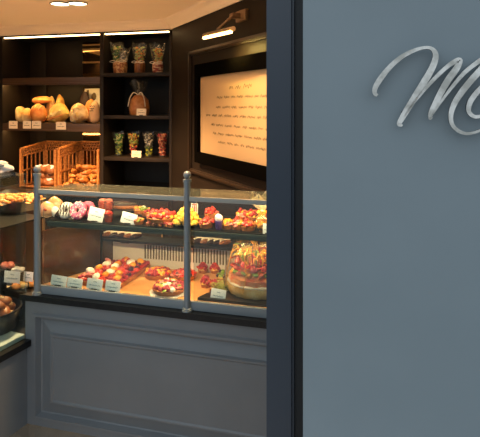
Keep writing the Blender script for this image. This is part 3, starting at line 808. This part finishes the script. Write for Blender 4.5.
# upper shelf fruit tartlets
def tl(label, px, d, r, rec, n, seed, sc=.8, dz=0., dome=.014, h=.018):
    sc *= .85; dome *= .6
    return tart(label, C.w(csp(px, d), d, ZS+dz), r, rec, n, seed, A, None, dome, 'tartlet', 'fruit_tartlet', h, sc)
tl('cream topped tartlet with orange fruit right of the right price card', 141, .19, .038, 'wopk', 12, 1, dz=.03)
tl('small green and orange tartlet at front edge beside the right price card', 138.5, .09, .026, 'okp', 8, 2, .7)
tl('dark tartlet with peach slices behind the strawberry tart', 149, .20, .04, 'pobr', 12, 3, dz=.02)
tart('strawberry tart with cream on top, left of the yellow puffs', C.w(csp(161, .12), .12, ZS+.012), .07, 'sophohp', 44, 11, A, None, .022, sc=.8)
for i, px in enumerate((149, 154, 160, 166, 171)):
    tl('tiny pink raspberry tartlet in the front row below the strawberry tart', px, .072, .013, 'rp', 4, 20+i, .6, dome=.004, h=.012)
    bpy.data.objects[-1] if False else None
for o in [o for o in COL.objects if o.get('label') == 'tiny pink raspberry tartlet in the front row below the strawberry tart']: o['group'] = 'tiny tartlets before the strawberry tart'
# yellow puffs on a black dish
s_, d_ = csp(187, .13), .13
t = thing('serving_dish', 'shallow black dish holding the heap of yellow puffs', 'dish', C.w(s_, d_, ZS), A)
MB().lathe([(0, 0), (.05, 0), (.075, .014), (.077, .014), (.053, .003), (0, .003)], 32).build('dish', M_tray, t)
ch = None; rn = random.Random(9)
for lay, (n, r) in enumerate(((12, .056), (11, .05), (8, .036), (5, .02), (2, .008))):
    for k in range(n):
        a = 2*PI*k/n+lay*.4; rr = r*(1 if k % 3 else .55)
        if ch is None: ch = MB().blob((0, 0, 0), (.0155, .0155, .0135), .14, 2, 3, 3).build('choux_puff', M_choux); o = ch
        else: o = ch.copy(); COL.objects.link(o)
        place(o, C.w(s_+rr*math.cos(a), d_+rr*math.sin(a), ZS+.018+.0175*lay), rn.random()*6, rn.random(), 0, rn.uniform(.85, 1.1))
        tag(o, 'small yellow puff in the heap on the black dish', 'puff', 'yellow puffs on the dish')
# red striped little card
a, z1 = C.at(190.5, 204, .20); b, z0 = C.at(196.5, 204, .20)
t = thing('striped_card', 'white card with red stripes standing behind the yellow puffs', 'card', C.w((a+b)/2, .215, ZS), A)
hh = z1-ZS
pn = MB().box((0, 0, hh/2), (b-a+.004, .003, hh), .001).build('panel', M_card, t)
q = MB(); W_ = b-a
for k in (-.30, 0, .30): q.box((k*W_, -.002, hh*.68), (W_*.14, .001, hh*.42))
q.box((0, -.002, hh*.94), (W_*.95, .001, hh*.06)); q.build('stripes', M_redtag, pn)
# tartlets to the right of the second post
for i, (px, d, rec, lab, dz) in enumerate(((206, .11, 'shp', 'red strawberry tartlet left of the white topped cup', 0), (211, .19, 'sp', 'tall red tartlet behind the white topped cup', .03),
        (228, .12, 'oop', 'orange fruit tartlet right of the white topped cup', 0), (238, .12, 'osp', 'red and orange tartlet, middle one right of the cup', .0), (243, .20, 'sopk', 'tartlet standing higher behind the middle orange tartlet', .028),
        (248, .11, 'ohs', 'orange strawberry tartlet left of the small wrapped gift', 0), (253, .19, 'oos', 'orange tartlet behind, next to the small wrapped gift', .03))):
    tl(lab, px, d, .034, rec, 16, 40+i, .85, dz=dz, dome=.03)
tr = thing('riser_tray', 'black raised tray behind the fruit tartlets, right end of upper shelf', 'tray', C.w(csp(236, .21), .21, ZS), A)
MB().box((0, 0, .024), (.30, .09, .005), .002).build('tray', M_tray, tr)
for sx in (-.14, .14): MB().box((sx, 0, .0105), (.006, .08, .021), .001).build('foot', M_tray, tr)
t = on_shelf('dessert_cup', 'purple dessert cup with a white cream ball on top', 'dessert cup', 218.7, .085)
MB().lathe([(.012, 0), (.014, .002), (.018, .04), (.0, .04)], 18).build('cup', M_purple, t)
MB().blob((0, 0, .052), (.019, .019, .019), .06, seed=2).build('cream_ball', mat('cream_ball', (246, 232, 236), .4), t)
# small wrapped gift at the shelf end
s_ = csp(263, .12)
t = thing('wrapped_gift', 'small cellophane wrapped orange gift with fanned top, shelf right end', 'wrapped gift', C.w(s_, .12, ZS), A)
f = sweets(MB(), .035, .02, .012, .085, 70, 5, .010).build('sweets', M_orange, t); f['kind'] = 'stuff'
MB().lathe([(0, 0), (.046, .002), (.05, .03), (.03, .075), (.010, .092)], 24, flute=.04, fn=7).build('wrap', M_filmd, t)
wrap_film(.010, .06, .092, .155, 3).build('fan', clear('fan_film', (240, 236, 220), .1, .35, (236, 224, 190), rough=.15), t)
MB().lathe([(.011, .088), (.013, .092), (.011, .096)], 14).build('tie', M_ribbon, t)
a, z1 = C.at(262.5, 224, .055); b, z0 = C.at(270, 232, .055)
card('small white price card leaning by the small wrapped gift', C.w((a+b)/2, .06, ZS), A, b-a, .045, -.15, seed=77)

# eclairs on the dark back ledge
for i, (px) in enumerate((109, 116, 123, 130, 136, 199, 206.5, 213, 219, 225)):
    s_ = csp(px, .385)
    t = thing('striped_eclair', ('striped eclair on the dark back ledge below the left cards' if i < 5 else 'cream striped eclair on the dark back ledge right of the post'), 'eclair', C.w(s_, .385, zbk+.0125), A+.9, ('eclairs on the back ledge, left' if i < 5 else 'eclairs on the back ledge, right'))
    MB().blob((0, 0, .012), (.038, .013, .013), .05, seed=i, sub=3, flat=.3).build('dough', M_choc if i % 3 else M_bun, t)
    MB().tube([(-.03, 0, .024), (-.01, .002, .0265), (.01, -.002, .0265), (.03, 0, .024)], .005, 6).build('icing', M_cream, t)

# ------------------------------------------------------------------ deck: fruit tarts
def dk(px, py, z=ZD+.02): return C.on(px, py, z)
def dtart(label, px, py, r, rec, n, seed, board=None, dome=.014, sc=1.05):
    s, d = dk(px, py)
    return tart(label, C.w(s, d, ZD-.003), r, rec, n, seed, A, board, dome, sc=sc)
def strip_tart(label, s0, s1, d0, d1, recipe, n, seed, big=''):
    """long rectangular fruit tart running front to back"""
    rn = random.Random(seed)
    t = thing('fruit_tart', label, 'tart', C.w((s0+s1)/2, (d0+d1)/2, ZD-.003), A)
    W, D = (s1-s0)/2, (d1-d0)/2
    MB().box((0, 0, .011), (2*W, 2*D, .020), .004).build('crust', M_crust, t)
    MB().box((0, 0, .020), (2*W-.012, 2*D-.012, .008), .003).build('custard', M_rasp, t)
    nx = max(3, round(2*W/.025)); ny = round(2*D/.023)
    for j in range(ny):
        for i in range(nx):
            if rn.random() < .04: continue
            x = -W+2*W*(i+.5)/nx+rn.uniform(-.005, .005); y = -D+2*D*(j+.5)/ny+rn.uniform(-.005, .005)
            topping(recipe[int(rn.random()*len(recipe))], t, (x, y, .029+rn.uniform(0, .005)), rn, rn.uniform(.85, 1.1))
    for k in range(n):
        topping(big[k % len(big)], t, (rn.uniform(-W*.7, W*.7), -D+2*D*(k+.5)/n, .042), rn, 1.25)
    return t
strip_tart('long fruit tart strip at left of the deck by the brown end panel', .215, .290, .065, .375, 'rhrhhrr', 5, 101, 'pwow')
strip_tart('bright red strawberry tart strip with white dabs, second from left', .295, .378, .065, .405, 'hhshrhh', 8, 102, 'wowo')
strip_tart('dark berry tart strip with blackberries beside the bare wooden deck', .383, .452, .060, .405, 'rhrhrrb', 5, 103, 'oobo')
dtart('round tart with raspberries and apricot before the left grille', 158, 272, .072, 'hrbrohrr', 60, 104, dome=.012, sc=.85)
dtart('round berry tart with cream on white doily by the second post', 169, 287, .080, 'rrrrrowprk', 56, 105, True, .016, .95)
dtart('bright red strawberry tart at the back behind the doily tart', 184, 273.5, .066, 'rhhhprb', 54, 106, dome=.014, sc=.85)
for i, (px, py, lab) in enumerate(((206, 284, 'small strawberry tartlet right of the second post on the deck'), (214, 288, 'small dark red tartlet before the grass basket'), (215, 270, 'small brown red tartlet at back right of the deck'), (203, 270, 'small red tartlet behind, against the right-hand grille'), (222, 278, 'small tartlet with green kiwi beside the big wrapped gift'))):
    s, d = dk(px, py-2)
    tart(lab, C.w(s, d, ZD-.003), .027 if i != 1 else .022, 'hrr' if i < 4 else 'kkb', 12, 60+i, A, None, .03, 'tartlet', 'fruit_tartlet', .016, .8)
# price cards along the sill
for i, (x0, x1, y0, y1, lab, ro) in enumerate(((50, 65.5, 274.5, 286, 'white price card on the sill, leftmost of four left of the tarts', .06), (66.5, 81.5, 277.5, 288, 'white price card on the sill, second of four from the left', .03),
        (86, 101.5, 278, 290, 'white price card on the sill, third of four before the fruit tarts', .05), (104.5, 119.5, 280, 292, 'white price card on the sill, rightmost of four before the fruit tarts', .04), (208.5, 223.5, 290, 303, 'white price card before the big wrapped gift', .08))):
    a, z1 = C.at(x0, y0, .028); b, z0 = C.at(x1, y1, .028)
    card(lab, C.w((a+b)/2, .030 if i < 4 else .05, ZD-.003), A, b-a, z1-z0, -.2, ro, seed=200+i*7, lines=3 if i != 4 else 2)
# dark board on deck at right with grass nest and big gift
s0, d0 = C.on(207, 296, ZD); 
t = thing('black_board', 'black board on the deck under the big wrapped gift', 'board', C.w(1.06, .20, ZD-.003), A)
MB().quadbox([(-.205, -.165), (.22, -.165), (.22, .17), (-.085, .17)], 0, .012).build('board', M_tray, t, smooth=False)
s_, d_ = C.on(219, 288, ZD+.02)
t = thing('grass_nest', 'little green paper grass nest before the big wrapped gift', 'grass nest', C.w(s_, d_, ZD+.009), A)
q = MB(); rn = random.Random(4)
for i in range(70):
    a = rn.random()*6.28; r = .03*math.sqrt(rn.random()); b = rn.random()*6.28
    p = Vector((r*math.cos(a), r*math.sin(a), rn.uniform(0.003, .03)))
    q.tube([p, p+Vector((.016*math.cos(b), .016*math.sin(b), rn.uniform(-.0, .012))), p+Vector((.03*math.cos(b+.4), .03*math.sin(b+.4), rn.uniform(0, .01)))], .0016, 4)
o = q.build('grass', mat('paper_grass', (140, 150, 60), .5, c2=(190, 180, 90), scale=60), t); o['kind'] = 'stuff'
# big gift: cake wrapped in cellophane
s_ = csp(257, .19); R0 = .150
t = thing('wrapped_gift', 'big cellophane wrapped fruit cake with candy sticks at right of the deck', 'wrapped gift', C.w(s_, .21, ZD+.009), A)
MB().lathe([(0, 0), (R0*.9, 0), (R0*.95, .012), (R0*.97, .03), (R0*.93, .045), (0, .05)], 36, flute=.02, fn=18).build('cake', M_bread1, t)
MB().lathe([(R0*.94, .044), (R0*.96, .050), (R0*.92, .056), (0, .056)], 36, flute=.015, fn=11).build('icing', M_cream, t)
MB().lathe([(R0*.92, .054), (R0*.91, .078), (R0*.8, .088), (0, .088)], 36, flute=.03, fn=13).build('fruit_layer', mat('pink_layer', (240, 120, 84), .3, c2=(248, 176, 120), scale=34), t)
rn = random.Random(12)
for i in range(26):
    a = i*2*PI/26; topping('kpko'[i % 4], t, (R0*.78*math.cos(a), R0*.78*math.sin(a), .094+rn.uniform(0, .012)), rn, 1.1)
for i in range(40):
    a = i*2.4; f = math.sqrt((i+.5)/40); topping('ssohs'[i % 5], t, (R0*.78*f*math.cos(a), R0*.78*f*math.sin(a), .108+.03*(1-f)+rn.uniform(0, .02)), rn, 1.15)
for i in range(90):
    a = i*2.4; f = math.sqrt((i+.5)/90); r = R0*.62*f; b = a+rn.uniform(-.8, .8); ex = .02+.03*rn.random()
    p = Vector((r*math.cos(a), r*math.sin(a), .135)); q1 = Vector((r*1.1*math.cos(a), r*1.1*math.sin(a), .185+rn.uniform(-.02, .03)))
    o = MB().tube([p, q1, q1+Vector((ex*math.cos(b), ex*math.sin(b), rn.uniform(-.03, .012)))], .0034, 5).build('candy_stick', (M_straw, M_orange, M_straw, M_kiwi, M_red, M_choux)[i % 6], t)
MB().lathe([(R0*1.0, .0), (R0*1.05, .05), (R0*1.0, .11), (R0*.86, .17), (R0*.66, .235)], 40, flute=.035, fn=9).build('cellophane', M_filmd, t)
q = MB()
for a in (3.7, 4.5, 5.4): q.tube([(R0*1.06*math.cos(a), R0*1.06*math.sin(a), .03), (R0*1.04*math.cos(a+.1), R0*1.04*math.sin(a+.1), .11), (R0*.8*math.cos(a-.1), R0*.8*math.sin(a-.1), .20)], .0022, 5)
q.build('gold_ribbon', mat('gold_ribbon', (210, 150, 60), .3, .6), t)

# ================================================================== LEFT SIDE CASE
lc_ = thing('side_display_case', 'glass side case of breads on a grey base left of the counter', 'display case', L.w(0, 0, 0), L.a)
ZL0 = .512
MB().quadbox([(-.9, .004), (-.012, .004), (-.012, .7), (-.9, .7)], .10, ZL0-.03).build('base', M_counter, lc_, smooth=False)
MB().quadbox([(-.9, .012), (.02, .012), (.02, .68), (-.9, .68)], 0, .0985).build('kick_plate', M_mirror, lc_, smooth=False)
MB().quadbox([(-.9, -.02), (-.012, -.02), (-.012, .7), (-.9, .7)], ZL0-.03, ZL0).build('stone_edge', M_stone, lc_, smooth=False)
MB().quadbox([(-.88, .02), (-.014, .02), (-.014, .66), (-.88, .66)], ZL0, ZL0+.02).build('deck', mat('pale_deck', (176, 196, 200), .3), lc_, smooth=False)
MB().quadbox([(-.88, .012), (-.173, .012), (-.173, .018), (-.88, .018)], ZL0, 1.31).build('front_glass', M_glass, lc_, smooth=False)
MB().quadbox([(-.169, .012), (-.012, .012), (-.012, .018), (-.169, .018)], ZL0, 1.31).build('front_glass', M_glass, lc_, smooth=False)
MB().quadbox([(-.1725, .010), (-.1695, .010), (-.1695, .020), (-.1725, .020)], ZL0, 1.31).build('glass_joint', M_steel, lc_, smooth=False)
MB().quadbox([(-.88, .012), (-.012, .012), (-.012, .40), (-.88, .40)], 1.31, 1.318).build('top_glass', M_glass, lc_, smooth=False)
MB().quadbox([(-.88, .66), (.36, .66), (.36, .68), (-.88, .68)], .50, 1.0).build('back_panel', M_bronzeglass, lc_, smooth=False)
MB().quadbox([(-.012, .03), (.42, .16), (.42, .66), (-.012, .66)], .50, .52).build('corner_deck', M_stone, lc_, smooth=False)
MB().quadbox([(-.88, .24), (.36, .24), (.36, .66), (-.88, .66)], 1.01, 1.018).build('shelf', M_tray, lc_, smooth=False)
light('side_case_light', 'AREA', L.w(-.1, .49, .998), 1.6, (1., .7, .42), .5, aim=L.w(-.1, .30, .5), sy=.03)
MB().quadbox([(-.5, .50), (.3, .50), (.3, .515), (-.5, .515)], 1.002, 1.0095).build('led_strip', M_ledc, lc_, smooth=False)
MB().quadbox([(-.88, .46), (.36, .46), (.36, .47), (-.88, .47)], .975, 1.0095).build('shelf_valance', M_tray, lc_, smooth=False)
# wavy black tray with cookies on the upper shelf
def LW(px, py, z):
    s, d = C.on(px, py, z); return C.w(s, d, z)
ctr = LW(12, 205, 1.03)
t = thing('cookie_tray', 'black wavy-edged tray of golden cookies in the left side case', 'tray', (ctr.x, ctr.y, 1.018), .3)
def wv(r, z, a): return r*(1+.05*math.sin(8*a)), z+(.012*math.sin(8*a) if z > .03 else 0)
MB().lathe([(0, .0), (.20, .0), (.21, .004), (.25, .062), (.253, .062), (.214, .002)], 64, wav=wv).build('tray', M_tray, t)
ck = None; rn = random.Random(21)
for i in range(46):
    a = i*2.4; f = math.sqrt((i+.5)/46); r = .19*f
    if ck is None: ck = MB().blob((0, 0, 0), (.024, .022, .014), .14, 2, 1, 3).build('cookie', M_cookie); o = ck
    else: o = ck.copy(); COL.objects.link(o)
    place(o, (ctr.x+r*math.cos(a), ctr.y+r*math.sin(a), 1.045+.035*(1-f*f)+rn.uniform(0, .008)), rn.random()*6, rn.uniform(-.4, .4), rn.uniform(-.4, .4), rn.uniform(.85, 1.15))
    tag(o, 'small golden cookie heaped on the black wavy tray', 'cookie', 'cookies on the wavy tray')
# paper bundle on the glass top
p = L.w(-.02, .22, 1.319)
pb = thing('paper_bundle', 'crumpled grey white paper on top of the left side case', 'paper', p, L.a)
MB().blob((0, 0, .025), (.05, .10, .028), .35, 2.2, 3, 4, flat=.4).build('paper', mat('grey_paper', (176, 170, 166), .7), pb)
# lower croissants and rolls in a black basket
def inbox(label, s, d, z):
    t = thing('bread_bin', label, 'tray', L.w(s, d, z), L.a)
    MB().lathe([(0, .0), (.125, 0), (.15, .10), (.155, .10), (.13, .004)], 40).build('bin', M_tray, t)
    MB().lathe([(.150, .098), (.157, .098), (.157, .106), (.150, .106)], 40, wav=lambda r, z, a: (r, z)).build('rim', M_stone, t)
    return t
bx, by = -.04, .235
inbox('round black bin of brown rolls low in the left side case', bx, by, ZL0+.02)
rl_ = None
for lay in range(3):
    for k in range(7):
        a = 2*PI*k/7+lay*.5; r = (.085, .08, .055)[lay]
        if rl_ is None:
            rl_ = thing('bread_roll', '', 'roll'); o = rl_
            MB().blob((0, 0, 0), (.05, .028, .026), .08, seed=4).build('roll', M_bun, rl_)
            MB().blob((.005, 0, .016), (.032, .014, .012), .2, seed=6).build('crumb', M_breadp, rl_)
        else: o = copy_tree(rl_)
        p = L.w(bx+r*math.cos(a), by+r*math.sin(a), ZL0+.075+.036*lay)
        place(o, p, rn.random()*6, rn.uniform(-.3, .3), rn.uniform(-.2, .2), rn.uniform(.9, 1.1))
        tag(o, 'brown flour-dusted roll in the round black bin', 'roll', 'rolls in the black bin')
# raised rack with cards and pink buns behind the bin
rk = thing('bread_rack', 'black raised rack with golden rolls behind the round bin', 'rack', L.w(.21, .23, .52), L.a)
MB().box((0, 0, .140), (.17, .18, .010), .003).build('top', M_tray, rk)
for sx in (-.078, .078): MB().box((sx, 0, .0675), (.010, .16, .135), .002).build('foot', M_tray, rk)
for i, (px, py, m) in enumerate(((16.5, 285, M_bread2), (22, 284, M_bread1), (27.5, 283, M_bread1), (32.5, 282.5, M_bread2))):
    P = LW(px, py, .69)
    o = MB().blob((0, 0, .0), (.026, .020, .018), .06, seed=i, sub=3).build('bread_roll', m); place(o, (P.x, P.y, .684), .2*i)
    tag(o, 'golden roll on the black raised rack in the side case', 'roll', 'rolls on the raised rack')
for i, px in enumerate((5, 10.5)):
    P = LW(px, 265, .775)
    o = MB().blob((0, 0, .0), (.022, .020, .020), .08, seed=i, sub=3).build('pink_bun', M_pinkf); place(o, (P.x, P.y, .775), 0)
    tag(o, 'small pink bun above the side case price cards', 'bun', 'pink buns above the side case cards')
P = LW(8, 268, .75)
bs = thing('black_stand', 'black stand under the two pink buns in the side case', 'stand', (P.x, P.y, .52), L.a)
MB().box((0, .03, .230), (.15, .10, .008), .002).build('top', M_tray, bs)
MB().box((0, .04, .113), (.03, .03, .226), .002).build('post', M_tray, bs)
o = MB().blob((0, 0, 0), (.035, .02, .016), .2, seed=5, sub=3).build('white_pastry', M_icing); P = LW(18, 269.5, .765); place(o, (P.x, P.y, .765), 0)
tag(o, 'white sugared pastry above the wide card in the side case', 'pastry')
for i, (x0, x1, y0, y1, lab) in enumerate(((2.5, 21, 271.5, 283, 'wide white price card in the left side case, left of two'), (22.5, 33.5, 272, 281.5, 'narrow white price card in the left side case, next to the post'))):
    P0 = LW(x0, (y0+y1)/2, .73); P1 = LW(x1, (y0+y1)/2, .73); mid = (P0+P1)/2
    w_ = (P1-P0).length; h_ = (y1-y0)/F*mid.y
    ct = card(lab, (mid.x, mid.y, .73-h_/2), A, w_, h_, -.1, seed=300+i, stand=False, lines=2)
    MB().box((0, .003, -(.73-h_/2-.666)/2), (.004, .004, .73-h_/2-.666), 0).build('stem', M_tray, ct)

# ================================================================== SIGN on the shop front
def sg_pts(P):
    out = []
    for (x, y, w) in P:
        s, z = FW.at(x, y, -.02); k = FW.w(s, -.02).y/F*.9
        out.append((s, z, w*k))
    return out
sx, sz = FW.at(425, 90, -.02)
sg = thing('sign_lettering', 'brushed metal script letters on the blue grey shop front', 'sign', FW.w(sx, 0, sz), A)
def stroke(name, P, parent, n=10):
    pts = catmull(sg_pts(P), n)
    mb = MB().ribbon([(p[0]-sx, p[1]-sz) for p in pts], [max(p[2], .0015) for p in pts], .010)
    for v in mb.bm.verts: v.co.y += -.014
    for f in mb.bm.faces: f.material_index = 0
    o = mb.build(name, [M_signmetal, M_signside], parent, angle=30)
    for p in o.data.polygons:
        p.material_index = 0 if abs(p.normal.y) > .8 else 1
    return o
Ms = [(377.5, 95.5, 3), (374.8, 93, 4.5), (375.5, 87, 5.5), (381, 78, 6), (390, 67, 5.5), (401, 57.5, 5), (413, 51, 4.2), (424, 47.8, 3.4), (431, 48.5, 3.8), (435, 53, 5.5), (435, 60, 6.5), (431, 70, 7), (424, 82, 7.3), (416, 95, 7.2), (408, 108, 6.8), (402, 118, 6), (399, 124, 4.5), (402.5, 125.5, 2)]
M = stroke('letter_m', Ms, sg)
def sub(name, P): 
    o = stroke(name, P, M); return o
sub('second_stroke', [(404, 117, 1.5), (412, 105, 2.5), (424, 90, 3.6), (437, 76, 4.2), (448, 66, 4.6), (456, 61, 5.5), (459.5, 61, 6), (456, 69, 7), (448, 80, 7.2), (441, 92, 6.8), (435, 104, 6.2), (431, 113, 5.5), (430, 118.5, 3), (432, 117, 2)])
sub('third_stroke', [(432, 115, 1.5), (440, 103, 2.5), (451, 88, 3.6), (464, 73, 4.4), (475, 64, 4.8), (483, 59, 5.5), (487, 60, 6), (482, 68, 7), (473, 78, 7), (463, 90, 6.8), (455, 102, 6.2), (451, 113, 5.2), (451.5, 123, 4.4), (457, 130, 4), (466, 133.5, 3.4), (477, 131.5, 2.8), (488, 126, 2.4), (500, 117, 2.2)])
e = stroke('letter_e', [(486, 104, 3), (494, 96, 3.5), (498, 88, 4), (494, 82.5, 4.2), (486, 84, 5), (477, 92, 5.8), (470, 102, 5.6), (468.5, 111, 4.6), (474, 116.5, 4), (483, 115, 3.4), (494, 107, 2.8), (506, 97, 2.4)], sg)
q = MB()
for (x, y) in ((380, 80), (428, 78), (402, 112), (452, 76), (433, 110), (470, 80), (452, 118), (470, 106)):
    s, z = FW.at(x, y, -.008); q.tube([(s-sx, 0, z-sz), (s-sx, -.014, z-sz)], .002, 6)
q.build('standoff_pin', M_signside, sg)

# ================================================================== LIGHT AND CAMERA
w = bpy.data.worlds.new('sky'); S.world = w; w.use_nodes = True
nt = w.node_tree; bg = nt.nodes['Background']
tc = nt.nodes.new('ShaderNodeTexCoord'); sp = nt.nodes.new('ShaderNodeSeparateXYZ'); rp = nt.nodes.new('ShaderNodeValToRGB')
nt.links.new(tc.outputs['Generated'], sp.inputs[0])
mr = nt.nodes.new('ShaderNodeMapRange'); mr.inputs[1].default_value = -1; mr.inputs[2].default_value = 1
nt.links.new(sp.outputs['Z'], mr.inputs[0]); nt.links.new(mr.outputs[0], rp.inputs['Fac'])
rp.color_ramp.elements[0].position = .46; rp.color_ramp.elements[0].color = (.10, .11, .12, 1)
rp.color_ramp.elements[1].position = .60; rp.color_ramp.elements[1].color = (.70, .79, .86, 1)
nt.links.new(rp.outputs['Color'], bg.inputs['Color']); bg.inputs['Strength'].default_value = 1.5

cd = bpy.data.cameras.new('camera'); co = bpy.data.objects.new('camera', cd); COL.objects.link(co)
co.location = (0, 0, CH); co.rotation_euler = (PI/2, 0, 0)
cd.sensor_width = 36; cd.lens = F/480*36; cd.shift_y = -(437/2-HY)/480; cd.clip_start = .02
S.camera = co
vs = S.view_settings
S.display_settings.display_device = 'sRGB'
vs.view_transform = 'Standard'; vs.look = 'None'; vs.exposure = 0; vs.gamma = 1; vs.use_curve_mapping = False
